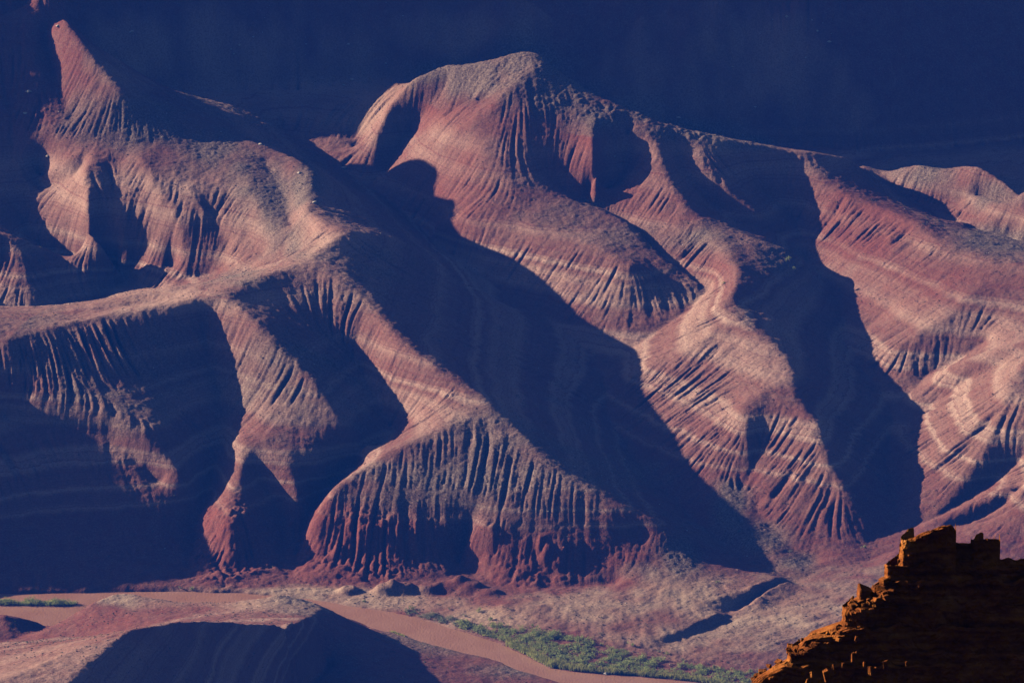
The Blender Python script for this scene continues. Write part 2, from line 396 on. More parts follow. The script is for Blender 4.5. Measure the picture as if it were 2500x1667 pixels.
REDR = mud(blobs([(530,1240,110,110,1),(830,1250,180,100,1),(1180,1280,160,70,.9),(1400,1280,120,50,.8),(1040,420,170,110,.8),(1000,230,130,90,.7),(1330,370,120,70,.7),(1480,420,120,90,.8),(1600,560,200,70,.4),(1990,520,170,110,.9),(2150,640,200,80,.6),(220,1440,200,36,.5),(1700,1500,220,30,.5),(1120,1410,60,18,.6)]))
PALE = mud(blobs([(760,560,90,40,.9),(350,690,300,26,.9),(560,640,60,40,.4),(150,480,110,120,.55),(330,480,120,120,.55),(550,560,80,60,.6),(1450,670,110,80,.9),(1180,590,150,60,.4),(1560,800,200,120,.5),(1620,960,180,120,.5),(1880,1080,120,130,.4),(1080,930,110,40,.6),(2200,960,170,160,.6),(2200,1180,150,70,.6),(2100,760,130,60,.4),(520,1385,260,30,.7)]))
CLIFF = blobs([(530,1245,110,95,1),(850,1250,170,75,.7),(1080,1240,90,70,.6),(1250,1290,120,60,.5)])
RILL = 1.0-0.55*blobs([(1205,170,220,90,1),(1500,290,300,40,1),(350,290,260,90,.6),(640,450,80,150,1),(1060,400,170,90,.9)])
RILL += .25*blobs([(1150,1060,330,130,1)])+1.7*blobs([(220,810,220,110,1),(340,960,150,90,.15)])-.7*blobs([(150,1180,330,130,1)])+0.5*blobs([(650,880,180,130,1),(1010,900,170,90,.6)])
RILL *= 1-0.85*smooth(1330, 1370, VV)
# fall-line grooves: smear noise along the slope so that ribs and gullies run straight down every face
Zs = blur(Z, 3.5)
sy, sx = np.gradient(Zs, S)
slope = np.hypot(sx, sy)
dx = (-sx/np.maximum(slope, 1e-3)).astype(np.float32); dy = (-sy/np.maximum(slope, 1e-3)).astype(np.float32)
def lic(noise, dxx, dyy, n, st):
    acc = noise.copy(); wsum = 1.0
    H, W = noise.shape
    bx, by = np.meshgrid(np.arange(W, dtype=np.float32), np.arange(H, dtype=np.float32))
    for sgn in (1.0, -1.0):
        px = bx.copy(); py = by.copy()
        for i in range(n):
            ii = np.clip(px+.5, 0, W-1).astype(np.int32)+np.clip(py+.5, 0, H-1).astype(np.int32)*W
            px += sgn*st*dxx.ravel().take(ii); py += sgn*st*dyy.ravel().take(ii)
            w = 0.5+0.5*math.cos(math.pi*(i+1)/(n+1))
            acc += w*sample(noise, px, py); wsum += w
    acc -= acc.mean(); acc /= acc.std()
    return acc
h2 = (slice(None, None, 2), slice(None, None, 2))
up2 = lambda A: sample(A, gx/2, gy/2)
groove = lambda n: 1.0-np.exp(-0.85*np.clip(n, -2.2, 2.4))
def bandpass(seed, lam):
    a = white(seed, .17*lam/S)-.9*blur(white(seed, .17*lam/S), .34*lam/S)
    return (a/a.std()).astype(np.float32)
L1 = up2(lic(bandpass(11, 8.5)[h2], dx[h2], dy[h2], 30, 1.4))
wide = up2(lic(bandpass(14, 13.0)[h2], dx[h2], dy[h2], 30, 1.4))
L1 = L1+(wide-L1)*np.clip(.5+.9*white(17, 22), 0, 1)          # the spacing of the gullies changes from face to face
L2 = lic(bandpass(12, 4.6), dx, dy, 20, 1.6)
L3 = lic(bandpass(13, 2.5), dx, dy, 9, 1.3)
crest = np.zeros(Z.shape, np.float32)
for name, L in LINES.items():
    if name[0] == 'V' or 'v' in name or name.startswith(('fan', 'bank', 'riv', 'wash')): continue
    q = np.array([lift(*p) for p in L])
    for a, b in zip(q[:-1], q[1:]):
        t = np.linspace(0, 1, int(np.hypot(*(b-a)[:2])/S)+2)[:, None]; r = a*(1-t)+b*t
        ix = ((r[:, 0]-X0)/S).astype(int); iy = ((r[:, 1]-Y0)/S).astype(int)
        ok = (ix >= 0)&(ix < nx)&(iy >= 0)&(iy < ny); crest[iy[ok], ix[ok]] = 1
crest = np.clip(blur(crest, 5.0)*14, 0, 1)
amp = smooth(0.22, 0.6, slope)*(1-0.75*crest)*np.clip(RILL, 0, 3)*np.clip(0.85+0.35*white(5, 30), .25, 1.6)
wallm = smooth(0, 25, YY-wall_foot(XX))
amp *= 1-0.5*wallm
Z = Z+amp*(0.52*groove(L1)*np.clip(.75+.5*white(15, 13), .1, 1.6)+0.34*groove(L2)*np.clip(.8+.5*white(16, 8), .1, 1.6)+0.17*groove(L3))
# low bluffs cut into the far bank
for u, v, rr, hh in [(885, 1352, 7, 4.5), (925, 1350, 8, 5), (985, 1352, 7, 3.5), (1035, 1348, 8, 4.5), (1078, 1352, 9, 6), (800, 1350, 6, 3), (1120, 1360, 8, 3)]:
    bx_, by_, _ = lift(u, v, 4)
    q = ((XX-bx_)/rr)**2+((YY-by_)/(rr*.8))**2
    Z = Z+(hh*np.exp(-q**2)*(1+.15*n6)).astype(np.float32)
# broken cliff steps near the river
zc = Z+1.5*n6
t = np.clip((zc-3)/31, 0, 1); st_ = t*t*(3-2*t); st_ = st_*st_*(3-2*st_)
Z = Z+CLIFF*0.8*((3+31*st_)-np.clip(zc, 3, 34))
blocky = np.abs(white(21, 2.6))-0.8; blocky2 = np.abs(white(22, 1.2))-0.8
Z = Z+np.clip(CLIFF+0.5*REDR*smooth(1150, 1200, VV)*(VV < 1345)*(UU < 1440), 0, 1)*(0.9*blocky+0.45*blocky2)
Z = Z+blobs([(1205,150,110,70,1),(1110,180,110,60,1),(1300,225,90,50,1),(1420,262,120,36,1),(1570,300,140,26,1),(90,240,60,60,1)])*(.28*blocky+.30*blocky2)
# ledges of harder beds
bed = np.sin(Z*2*np.pi/3.1+0.5*n20)+0.6*np.sin(Z*2*np.pi/1.37+n20)
Z = Z+0.06*bed*smooth(.3, .6, slope)*(1-GRAVEL)*(1-wallm)
Z = Z+wallm*(3.5*white(61, 16)+1.2*white(62, 5))*smooth(0, 40, YY-wall_foot(XX))
land = smooth(-0.5, 1.0, Z)
Z = Z+land*(0.10*white(31, 1.0)+0.16*white(32, 3.0)+0.35*white(33, 9.0)*smooth(.15, .4, slope))
Z = Z+land*GRAVEL*(0.16*np.abs(white(34, .9)))
# fan channels and the cut wash
fanm = smooth(1320, 1350, VV)*smooth(1120, 1250, UU)*smooth(0.3, 1.5, Z)
Z = Z+fanm*0.13*lic(white(41, 1.6), dx, dy, 12, 1.5)
print('terrain', round(time.time()-T0, 1))
# ------------------------------------------------------------------ ground material
def ground_material():
    k = NT('badlands_soil')
    p = k.pos()
    sepx = k.node('ShaderNodeSeparateXYZ'); k.l.new(p, sepx.inputs[0])
    z = sepx.outputs[2]
    big = k.noise(p, 0.018, 4, .6); mid = k.noise(p, 0.12, 4, .6); fine = k.noise(p, 0.9, 3, .65); dot = k.noise(p, 1.7, 2, .7)
    zz = k.math('ADD', z, k.math('ADD', k.math('MULTIPLY', big, 5.0), k.math('MULTIPLY', mid, 2.0)))
    zz = k.math('ADD', zz, -3.5)
    beds = [(0, 0), (28, 0), (30, .55), (31.5, .1), (35.5, .1), (37, .8), (38.5, .15), (44, .1), (46, .75), (49, .5), (51, .85), (53, .1), (60, .15), (63, .7), (67, .4), (70, .65), (73, .1), (75, .9), (77.5, .1), (84, .2), (87, .6), (91, .15), (100, .25), (106, .6), (112, .35), (118, .65), (125, .2), (140, 0)]
    band = k.ramp(k.math('MULTIPLY', zz, 1/150.0), [(q/150.0, (min(1, w*1.25),)*3) for q, w in beds])
    line = k.noise(zz, .9, 3, .7, '1D')
    red = (0.195, 0.060, 0.045); dusty = (0.215, 0.092, 0.074); pale = (0.58, 0.40, 0.32)
    c = k.mix(k.rng(mid, .35, .65), red, dusty)
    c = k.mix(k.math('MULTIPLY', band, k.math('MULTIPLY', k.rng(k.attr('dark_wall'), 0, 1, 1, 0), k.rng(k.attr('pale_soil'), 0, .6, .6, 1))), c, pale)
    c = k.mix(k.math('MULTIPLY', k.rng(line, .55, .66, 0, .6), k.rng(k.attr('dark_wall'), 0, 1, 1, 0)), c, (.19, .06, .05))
    c = k.mix(k.math('MULTIPLY', k.attr('pale_soil'), .35), c, (.37, .215, .16))
    c = k.mix(k.math('MULTIPLY', k.attr('red_rock'), .75), c, (.225, .062, .045))
    c = k.mix(k.math('MULTIPLY', k.attr('gravel'), .85), c, k.mix(k.rng(fine, .35, .65), (.105, .080, .068), (.26, .205, .168)))
    c = k.mix(k.math('MULTIPLY', k.attr('sand'), .8), c, (.50, .36, .265))
    c = k.mix(k.rng(fine, .3, .7), k.mix(1.0, c, (.62, .60, .60), 'MULTIPLY'), k.mix(1.0, c, (1.28, 1.26, 1.24), 'MULTIPLY'))
    c = k.mix(k.rng(dot, .63, .69, 0, .65), c, (.07, .055, .04))
    c = k.mix(k.rng(dot, .36, .30, 0, .55), c, (.46, .36, .29))
    k.set(k.b.inputs['Base Color'], c)
    h = k.math('ADD', k.math('MULTIPLY', fine, .6), k.math('MULTIPLY', k.noise(p, .4, 4, .65), 1.0))
    k.l.new(k.bump(h, .55, .8), k.b.inputs['Normal'])
    return k.m
SOIL = ground_material()
def grid_object(name, mask, Zg, step=1):
    """mask: which cells (ny-1, nx-1) belong; makes one mesh of them"""
    idx = np.arange(Zg.size, dtype=np.int32).reshape(Zg.shape)
    iy, ix = np.nonzero(mask)
    a = idx[iy, ix]; b = idx[iy, ix+1]; c = idx[iy+1, ix+1]; d = idx[iy+1, ix]
    F = np.stack([a, b, c, d], 1)
    used = np.zeros(Zg.size, bool); used[F.ravel()] = True
    remap = np.cumsum(used, dtype=np.int32)-1
    V = np.stack([XX.ravel()[used], YY.ravel()[used], Zg.ravel()[used]], 1)
    me = mesh_np(name, V, remap[F], [SOIL])
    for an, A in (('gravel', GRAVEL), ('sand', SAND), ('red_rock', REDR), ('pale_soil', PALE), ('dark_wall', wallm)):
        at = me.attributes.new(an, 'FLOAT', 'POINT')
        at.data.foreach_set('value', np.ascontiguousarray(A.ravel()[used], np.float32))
    o = link(bpy.data.objects.new(name, me)); o['kind'] = 'structure'
    return o
cx = (XX[:-1, :-1]+S/2); cy = (YY[:-1, :-1]+S/2)
half = 1176*WPX*1.03*np.hypot(cy-CAM_Y, CAM_Z)+25
seen = (np.abs(cx) < half) | ((cx < 0) & (cy > 30) & (cy < 560))  # also keeps the added left ridges, out of view, for the shade they cast
near_y = np.interp(cx, *zip(*sorted([lift(u, v, 0)[:2] for u, v in [(-90,1420),(60,1420),(150,1415),(300,1380),(600,1384),(770,1396),(930,1444),(1100,1496),(1180,1520),(1260,1545),(1400,1565),(1600,1600),(1760,1640)]])))
nearside = cy < near_y
mountain = cy > wall_foot(cx)
grid_object('hills', seen & ~nearside & ~mountain, Z)
grid_object('near_shore_hill', seen & nearside, Z)
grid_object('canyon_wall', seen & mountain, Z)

# ------------------------------------------------------------------ loose stones and desert scrub on the slopes
ZF = Z.ravel()
def ground(x, y):
    return sample(Z, (np.asarray(x, np.float32)-X0)/S, (np.asarray(y, np.float32)-Y0)/S)
def field(A, x, y):
    return sample(A, (x-X0)/S, (y-Y0)/S)
def spots(n, dens, seed):
    """random ground points, thinned by a density map"""
    r = np.random.default_rng(seed)
    x = r.uniform(-330, 330, n*6).astype(np.float32); y = r.uniform(-400, 758, n*6).astype(np.float32)
    h = 1176*WPX*np.hypot(y-CAM_Y, CAM_Z)+4
    ok = (np.abs(x) < h) & (r.random(n*6) < np.clip(field(dens, x, y), 0, 1)) & (ground(x, y) > 0.4)
    return x[ok][:n], y[ok][:n]
ROCK_V = np.array([(0, 0, .8), (.9, .1, .1), (.2, .85, .2), (-.8, .3, .05), (-.4, -.8, .25), (.55, -.65, .0), (0, 0, -.4)], np.float32)
ROCK_F = np.array([(0, 1, 2), (0, 2, 3), (0, 3, 4), (0, 4, 5), (0, 5, 1), (6, 2, 1), (6, 3, 2), (6, 4, 3), (6, 5, 4), (6, 1, 5)], np.int32)
def strew(name, x, y, size, mat, seed, squash=(.6, 1.0), sink=.15, V0=ROCK_V, F0=ROCK_F):
    r = np.random.default_rng(seed); n = len(x)
    a = r.uniform(0, 2*np.pi, n); ca, sa = np.cos(a), np.sin(a)
    sx = size*r.uniform(.7, 1.2, n); sy = size*r.uniform(.7, 1.2, n); sz = size*r.uniform(*squash, n)
    V = V0[None]*(1+r.uniform(-.25, .25, (n, len(V0), 3)))
    lx, ly, lz = V[..., 0]*sx[:, None], V[..., 1]*sy[:, None], V[..., 2]*sz[:, None]
    P = np.stack([lx*ca[:, None]-ly*sa[:, None]+x[:, None], lx*sa[:, None]+ly*ca[:, None]+y[:, None], lz+(ground(x, y)+size*sink)[:, None]], -1)
    F = (F0[None]+(np.arange(n)*len(V0))[:, None, None]).reshape(-1, 3)
    o = link(bpy.data.objects.new(name, mesh_np(name, P.reshape(-1, 3), F, [mat], smooth=False)))
    o['kind'] = 'stuff'
    return o
def stone_material(name, stops, scale=.35):
    k = NT(name); p = k.pos()
    c = k.ramp(k.noise(p, scale, 3, .7), stops)
    k.set(k.b.inputs['Base Color'], c)
    k.l.new(k.bump(k.noise(p, 3.0, 3, .7), .15, .6), k.b.inputs['Normal'])
    return k.m
STONE = stone_material('loose_stone', [(.30, (.12, .075, .06)), (.45, (.26, .16, .125)), (.58, (.40, .30, .24)), (.72, (.55, .46, .39))])
PALE_STONE = stone_material('pale_stone', [(.3, (.46, .37, .30)), (.7, (.70, .62, .54))])
RED_STONE = stone_material('red_stone', [(.3, (.16, .05, .04)), (.5, (.28, .10, .075)), (.7, (.42, .22, .17))])
SCRUB = stone_material('desert_scrub_leaf', [(.3, (.05, .05, .032)), (.5, (.085, .085, .05)), (.7, (.13, .13, .075))], 2.0)
patch = np.clip(.5+.5*white(51, 6), 0, 1)*np.clip(.6+.5*white(52, 2), 0, 1)
dens_rock = np.clip(.10+.95*GRAVEL+.25*REDR*smooth(1150, 1200, VV), 0, 1)*patch*(1-.9*wallm)*smooth(.4, 1.0, Z)*(1-.5*smooth(1340, 1370, VV))
x, y = spots(22000, dens_rock, 61); r = np.random.default_rng(62)
strew('loose_stones', x, y, (.16+.30*r.random(len(x))**3).astype(np.float32), STONE, 63)
x, y = spots(2600, dens_rock, 64); strew('pale_stones', x, y, (.22+.42*r.random(len(x))**3).astype(np.float32), PALE_STONE, 65)
x, y = spots(5200, CLIFF*smooth(.3, 1, Z)*(.3+.7*smooth(1220, 1300, VV))*patch, 66)
strew('red_rubble', x, y, (.25+.8*r.random(len(x))**3).astype(np.float32), RED_STONE, 67)
dens_scrub = np.clip(.55+.4*GRAVEL+.3*smooth(1330, 1360, VV), 0, 1)*np.clip(.5+.6*white(53, 9), 0, 1)*(1-.8*wallm)*smooth(.5, 1.2, Z)*(1-CLIFF)
x, y = spots(15000, dens_scrub, 68)
strew('desert_scrub', x, y, (.26+.50*r.random(len(x))**2).astype(np.float32), SCRUB, 69, squash=(.45, .8), sink=.25)
# pale blocks lying on the shaded mountain side
r = np.random.default_rng(72)
x, y = spots(4500, wallm*np.clip(blobs([(330, 110, 120, 100, 1), (560, 130, 210, 130, .6), (800, 160, 120, 140, .5), (1000, 60, 220, 60, .3), (1750, 200, 220, 150, .35)])*(.2+.9*white(54, 5)), 0, 1), 70)
strew('wall_blocks', x, y, (.35+1.5*r.random(len(x))**3).astype(np.float32), PALE_STONE, 71)
# ------------------------------------------------------------------ the near rim: the ground falling from the viewpoint and the dark ledged cliff on it
def cliff_material():
    k = NT('rim_sandstone'); p = k.pos()
    z = k.node('ShaderNodeSeparateXYZ'); k.l.new(p, z.inputs[0])
    n = k.noise(p, 1.3, 4, .65)
    c = k.ramp(k.math('ADD', k.math('MULTIPLY', n, .7), k.math('MULTIPLY', k.noise(z.outputs[2], 3.5, 2, .6, '1D'), .3)),
               [(.30, (.055, .013, .003)), (.48, (.22, .058, .010)), (.62, (.36, .12, .024)), (.78, (.48, .23, .08))])
    k.set(k.b.inputs['Base Color'], c)
    h = k.math('ADD', k.noise(p, 2.5, 5, .7), k.math('MULTIPLY', k.noise(p, 9, 3, .7), .4))
    k.l.new(k.bump(h, .12, .9), k.b.inputs['Normal'])
    return k.m
CLIFF_MAT = cliff_material()
CL_D = 170.0                                   # metres from the viewpoint to the cliff's left edge
def at_cliff(u, v, d=CL_D):
    q = ray(u, v); t = d/q[1]
    return q[0]*t, CAM_Y+d, CAM_Z+q[2]*t
def vnoise(seed):
    r = np.random.default_rng(seed); g = r.random((64, 64, 64)).astype(np.float32)
    def f(x, y, z):
        xi, yi, zi = np.floor(x).astype(int), np.floor(y).astype(int), np.floor(z).astype(int)
        tx, ty, tz = x-xi, y-yi, z-zi
        tx, ty, tz = (t*t*(3-2*t) for t in (tx, ty, tz))
        def G(a, b, c): return g[(xi+a) % 64, (yi+b) % 64, (zi+c) % 64]
        l = lambda a, b, t: a+(b-a)*t
        return l(l(l(G(0,0,0), G(1,0,0), tx), l(G(0,1,0), G(1,1,0), tx), ty), l(l(G(0,0,1), G(1,0,1), tx), l(G(0,1,1), G(1,1,1), tx), ty), tz)-.5
    return f
VN = vnoise(5); VN2 = vnoise(6)
def ledge(name, prof, setback, parent, seed, right=None, top=.55, flank=.6, rough=1.0, rise=0.0, drop=0.0):
    """one bed of rock: prof is its left outline (traced u, v from top to bottom); the bed runs right, out of the frame unless right is given"""
    pts = [at_cliff(u, v) for u, v in prof]
    zt = np.array([p[2] for p in pts]); xt = np.array([p[0] for p in pts])
    K = CL_D/230.0; flank, top, rough = flank*K*.48, top*K*.6, rough*K*1.1
    zt[-1] -= .25*(not right)
    nz = max(5, int((zt[0]-zt[-1])/.035))
    zs = np.linspace(zt[0], zt[-1], nz)
    xl = np.interp(-zs, -zt, xt)
    xr = at_cliff(right, 1400)[0] if right else 21.0
    a = np.linspace(0, 1, 16)[:, None]; m1 = 16
    yf = CAM_Y+CL_D+setback
    nb = int((xr-xl.min())/.055)+2
    b = np.linspace(0, 1, nb)[1:]
    rows = []
    for i, z in enumerate(zs):
        hid = np.array([xl[i]+.35, yf+flank+.7])*(1-a)+np.array([xl[i], yf+flank])*a
        fl = (np.array([xl[i], yf+flank])*(1-a)+np.array([xl[i]+.42*flank, yf])*a)[1:]
        fx = xl[i]+.42*flank+(xr-xl[i]-.42*flank)*b
        fr = np.stack([fx, np.full(len(b), yf)], 1)
        if right:
            e = np.linspace(0, 1, 8)[1:, None]
            fr = np.concatenate([fr, np.array([xr, yf])*(1-e)+np.array([xr+.05, yf+1.2])*e])
        q = np.concatenate([hid, fl, fr]); rows.append(np.concatenate([q, np.full((len(q), 1), z)], 1))
    P = np.array(rows)
    x, y, z = P[..., 0].copy(), P[..., 1].copy(), P[..., 2].copy()
    o = seed*3.7
    blk = np.floor((VN(x*3.2+o, y*3.2, z*4.5)+.5)*5)/5-.4
    bed = np.floor((VN(x*.4+o, y*.4, z*11)+.5)*4)/4-.4
    d = rough*(.20*blk+.09*bed+.10*VN2(x*9+o, y*9, z*12)+.25*VN2(x*1.1, y*1.1+o, z*.6))
    wt = ((z-zs[-1])/(zs[0]-zs[-1]))
    tt = np.clip((x-xl.min())/max(xr-xl.min(), .1), 0, 1) if right else np.clip((x-xl.min())/6.0, 0, 1)
    fr_ = np.ones(P.shape[1]); fr_[:16] = 0
    P[..., 2] += wt*fr_*(rise*tt-drop*np.clip((tt-.86)/.14, 0, 1)**2 + .16*VN(x*1.6+o, y*0, z*0)+.10*VN(x*5+o, y*0, z*0))
    left = np.zeros(P.shape[1]); left[:31] = 1
    if right: P[:, -7:, 2] -= wt[:, -7:]*np.linspace(.02, .22, 7)*K
    if right: d = d*np.clip((xr-x)/.3, 0, 1)
    P[..., 0] -= d*.55*left
    P[..., 1] -= d*(.5+.5*(1-left))
    n, m = P.shape[:2]
    idx = np.arange(n*m).reshape(n, m)
    F = [np.stack([idx[:-1, :-1].ravel(), idx[1:, :-1].ravel(), idx[1:, 1:].ravel(), idx[:-1, 1:].ravel()], 1)]
    V = [P.reshape(-1, 3)]; prev = idx[0]; nb_ = n*m
    cx_ = P[0][:, 0].mean()
    for k, s_ in enumerate((.06, .14, .24, .36, .5, .7, 1.0)):
        T = P[0].copy(); t_ = s_*top
        T[:, 1] = np.maximum(T[:, 1], yf+t_+.1*VN(T[:, 0]*4, T[:, 0]*0, T[:, 0]*0+k)); T[:, 0] += np.where(left > 0, t_*.35, 0)
        T[:, 2] += rough*(.16*VN(T[:, 0]*3+o, T[:, 1]*3, T[:, 2]*0)+.07*VN2(T[:, 0]*9, T[:, 1]*9, T[:, 2]*0+k)*(k < 6))-(.35 if k == 6 else 0)
        V.append(T); cur = np.arange(m)+nb_; nb_ += m
        F.append(np.stack([prev[:-1], prev[1:], cur[1:], cur[:-1]], 1)); prev = cur
    me = mesh_np(name, np.concatenate(V), np.concatenate(F), [CLIFF_MAT], smooth=False)
    return link(bpy.data.objects.new(name, me), parent)
def block_mesh(name, seed, n=3):
    """an angular broken block: a bevelled, jittered cube"""
    r = np.random.default_rng(seed)
    import bmesh
    bm = bmesh.new(); bmesh.ops.create_cube(bm, size=1.0)
    for v in bm.verts: v.co += Vector(r.uniform(-.22, .22, 3))
    bmesh.ops.bevel(bm, geom=bm.edges[:], offset=.09, segments=1, affect='EDGES')
    me = bpy.data.meshes.new(name); bm.to_mesh(me); bm.free(); me.materials.append(CLIFF_MAT)
    return me

Q4 = lambda *pts: [(1176+x/2, 784+y/2) for x, y in pts]
def near_cliff():
    root = bpy.data.objects.new('cliff', None); link(root)
    tag(root, 'black stepped cliff close by in the lower right corner with orange sunlit left edges', 'cliff')
    ledge('cap_rock', Q4((1794, 940), (1786, 1000), (1776, 1078)), .55, root, 1, right=1176+2040/2, top=.45, rise=.42, drop=.22)
    ledge('cap_rock', Q4((2120, 972), (2115, 1060)), .75, root, 2, right=1176+2246/2, top=.35, rise=.12, drop=.12)
    ledge('rock_ledge', Q4((1960, 985), (1950, 1080)), .95, root, 3, right=1176+2225/2, top=.4, rough=.5)
    ledge('rock_ledge', Q4((2000, 1052), (1990, 1130)), .70, root, 4, top=.4, rough=.6)
    ledge('rock_ledge', Q4((1720, 1068), (1714, 1128)), .50, root, 5, top=.5)
    ledge('talus_slope', Q4((1716, 1118), (1690, 1135), (1655, 1158), (1605, 1205), (1545, 1232), (1524, 1240)), .34, root, 6, top=.4)
    ledge('rock_ledge', Q4((1519, 1236), (1518, 1280), (1522, 1334)), .20, root, 7, top=.5)
    ledge('talus_slope', Q4((1530, 1325), (1470, 1338), (1400, 1362), (1335, 1385), (1268, 1428)), .08, root, 8, top=.4)
    ledge('rock_ledge', Q4((1266, 1424), (1262, 1450), (1258, 1482)), -.05, root, 9, top=.5)
    ledge('talus_slope', Q4((1262, 1474), (1205, 1498), (1145, 1532), (1100, 1568), (1040, 1640), (940, 1800), (800, 2000), (600, 2500), (300, 3300)), -.20, root, 10, top=.4)
    # loose blocks on the sunny slopes and along the rims
    blocks = [block_mesh('rock_block', i) for i in range(6)]
    r = np.random.default_rng(8)
    runs = [((1716, 1118), (1600, 1205), 26), ((1600, 1205), (1522, 1238), 16), ((1530, 1325), (1400, 1362), 14), ((1400, 1362), (1268, 1426), 34), ((1262, 1474), (1145, 1532), 30), ((1145, 1532), (1075, 1600), 26)]
    for (ax, ay), (bx, by), n in runs:
        for i in range(n):
            t_ = r.random(); g = r.random()
            u, v = Q4((ax+(bx-ax)*t_+40*g, ay+(by-ay)*t_+4*r.random()+6*g))[0]
            x, y, z = at_cliff(u, v)
            s_ = .05+.13*r.random()**2
            o = link(bpy.data.objects.new('rock_block', blocks[i % 6]), root)
            o.location = (x, y+.45-.75*g, z-.01); o.scale = (s_*r.uniform(.8, 1.5), s_, s_*r.uniform(.6, 1.0)); o.rotation_euler = (r.uniform(-.3, .3), r.uniform(-.3, .3), r.uniform(0, 6))
    # slabs standing out of the dark face far enough to catch the sun
    for qx, qy, hh in [(1562, 1358, .16), (1578, 1345, .10), (1612, 1392, .10), (1640, 1420, .14), (1712, 1395, .17), (1665, 1412, .08), (1806, 1386, .09), (1437, 1442, .22), (1470, 1402, .08), (1515, 1392, .08), (1790, 1508, .13), (1808, 1520, .14), (1470, 1548, .12), (1520, 1540, .14), (1548, 1552, .10), (1610, 1546, .14), (1640, 1538, .12), (1690, 1552, .12), (1388, 1545, .12), (1400, 1548, .16), (1575, 1272, .10), (1488, 1500, .1), (1350, 1470, .1), (1372, 1440, .12)]:
        u, v = Q4((qx, qy))[0]; x, y, z = at_cliff(u, v)
        o = link(bpy.data.objects.new('rock_block', blocks[int(qx) % 6]), root)
        o.scale = (hh*.55, hh*.6, hh*1.5); o.rotation_euler = (r.uniform(-.25, .25), r.uniform(-.25, .25), r.uniform(0, 6))
        o.location = (x, y-.75, z-.28)
    # the big block perched on the middle ledge is a thing of its own
    x, y, z = at_cliff(*Q4((1622, 1172))[0])
    o = link(bpy.data.objects.new('boulder', block_mesh('perched_boulder', 77)))
    o.location = (x, y+.35, z); o.scale = (.42, .4, .30); o.rotation_euler = (.1, .25, .3)
    tag(o, 'dark squarish boulder perched on the middle ledge of the near black cliff', 'boulder')
near_cliff()
def rim_ground():
    xs = np.linspace(-700, 700, 57); ys = np.concatenate([np.linspace(-4250, -3820, 8), np.linspace(-3790, -470, 90)])
    gX, gY = np.meshgrid(xs, ys)
    z = np.maximum(CAM_Z-2.0-np.maximum(gY+3800, 0)*.52, -34.0)+VN(gX*.01, gY*.01, gX*0)*3-1.5
    z = np.minimum(z, CAM_Z-2.2)
    idx = np.arange(gX.size).reshape(gX.shape)
    F = np.stack([idx[:-1, :-1].ravel(), idx[:-1, 1:].ravel(), idx[1:, 1:].ravel(), idx[1:, :-1].ravel()], 1)
    o = link(bpy.data.objects.new('rim_slope', mesh_np('rim_slope', np.stack([gX.ravel(), gY.ravel(), z.ravel()], 1), F, [SOIL])))
    o['kind'] = 'structure'
rim_ground()
# ------------------------------------------------------------------ green along the river
def leaf_material(name, stops, scale=.35):
    k = NT(name); p = k.pos()
    k.set(k.b.inputs['Base Color'], k.ramp(k.noise(p, scale, 3, .7), stops))
    k.b.inputs['Roughness'].default_value = .7
    # thin leaves: light from behind comes through
    tr = k.node('ShaderNodeBsdfTranslucent'); mx = k.node('ShaderNodeMixShader'); mx.inputs[0].default_value = .5
    k.l.new(k.b.inputs['Base Color'].links[0].from_socket, tr.inputs[0])
    k.l.new(k.b.outputs[0], mx.inputs[1]); k.l.new(tr.outputs[0], mx.inputs[2]); k.l.new(mx.outputs[0], k.n['Material Output'].inputs['Surface'])
    return k.m
LEAF = leaf_material('willow_leaf', [(.30, (.16, .22, .09)), (.48, (.33, .40, .14)), (.62, (.50, .53, .17)), (.75, (.58, .56, .20))])
REED = leaf_material('reed_blade', [(.30, (.30, .33, .09)), (.55, (.46, .45, .14)), (.75, (.55, .50, .2))])
DUSTY = leaf_material('saltbush_leaf', [(.30, (.15, .19, .12)), (.55, (.27, .30, .19)), (.75, (.38, .38, .26))])
BARK = leaf_material('shrub_wood', [(.3, (.10, .07, .05)), (.7, (.19, .14, .10))], 3.0)
def clump(seed, n, shape=(1, 1, 1), leaf=.30):
    """leaf-sized faces spread through an uneven dome of radius 1"""
    r = np.random.default_rng(seed)
    lobes = r.normal(0, .42, (7, 3)); lobes[:, 2] = np.abs(lobes[:, 2])*.9+.25
    lob = lobes[r.integers(0, 7, n)]
    d = r.normal(0, 1, (n, 3)); d /= np.linalg.norm(d, axis=1)[:, None]
    c = lob+d*(.42*r.random((n, 1))**.4); c[:, 2] = np.clip(c[:, 2], .03, None)
    o_ = d+r.normal(0, .45, (n, 3)); a = np.cross(o_, r.normal(0, 1, (n, 3))); b = np.cross(o_, a)
    a *= (leaf*r.uniform(.6, 1.2, (n, 1)))/np.linalg.norm(a, axis=1)[:, None]; b *= (leaf*.6)/np.linalg.norm(b, axis=1)[:, None]
    V = np.stack([c-a*.5, c+b*.5, c+a*.5, c-b*.5], 1)*np.array(shape)
    return V
def polymask(x, y, poly):
    return inside(x, y, [lift(u, v, .8)[:2] for u, v in poly])
def in_poly(poly, n, seed):
    r = np.random.default_rng(seed)
    P = np.array([lift(u, v, .8)[:2] for u, v in poly])
    x = r.uniform(P[:, 0].min(), P[:, 0].max(), n*8).astype(np.float32); y = r.uniform(P[:, 1].min(), P[:, 1].max(), n*8).astype(np.float32)
    ok = inside(x, y, [tuple(q) for q in P]) & (ground(x, y) > .15)
    return x[ok][:n], y[ok][:n]
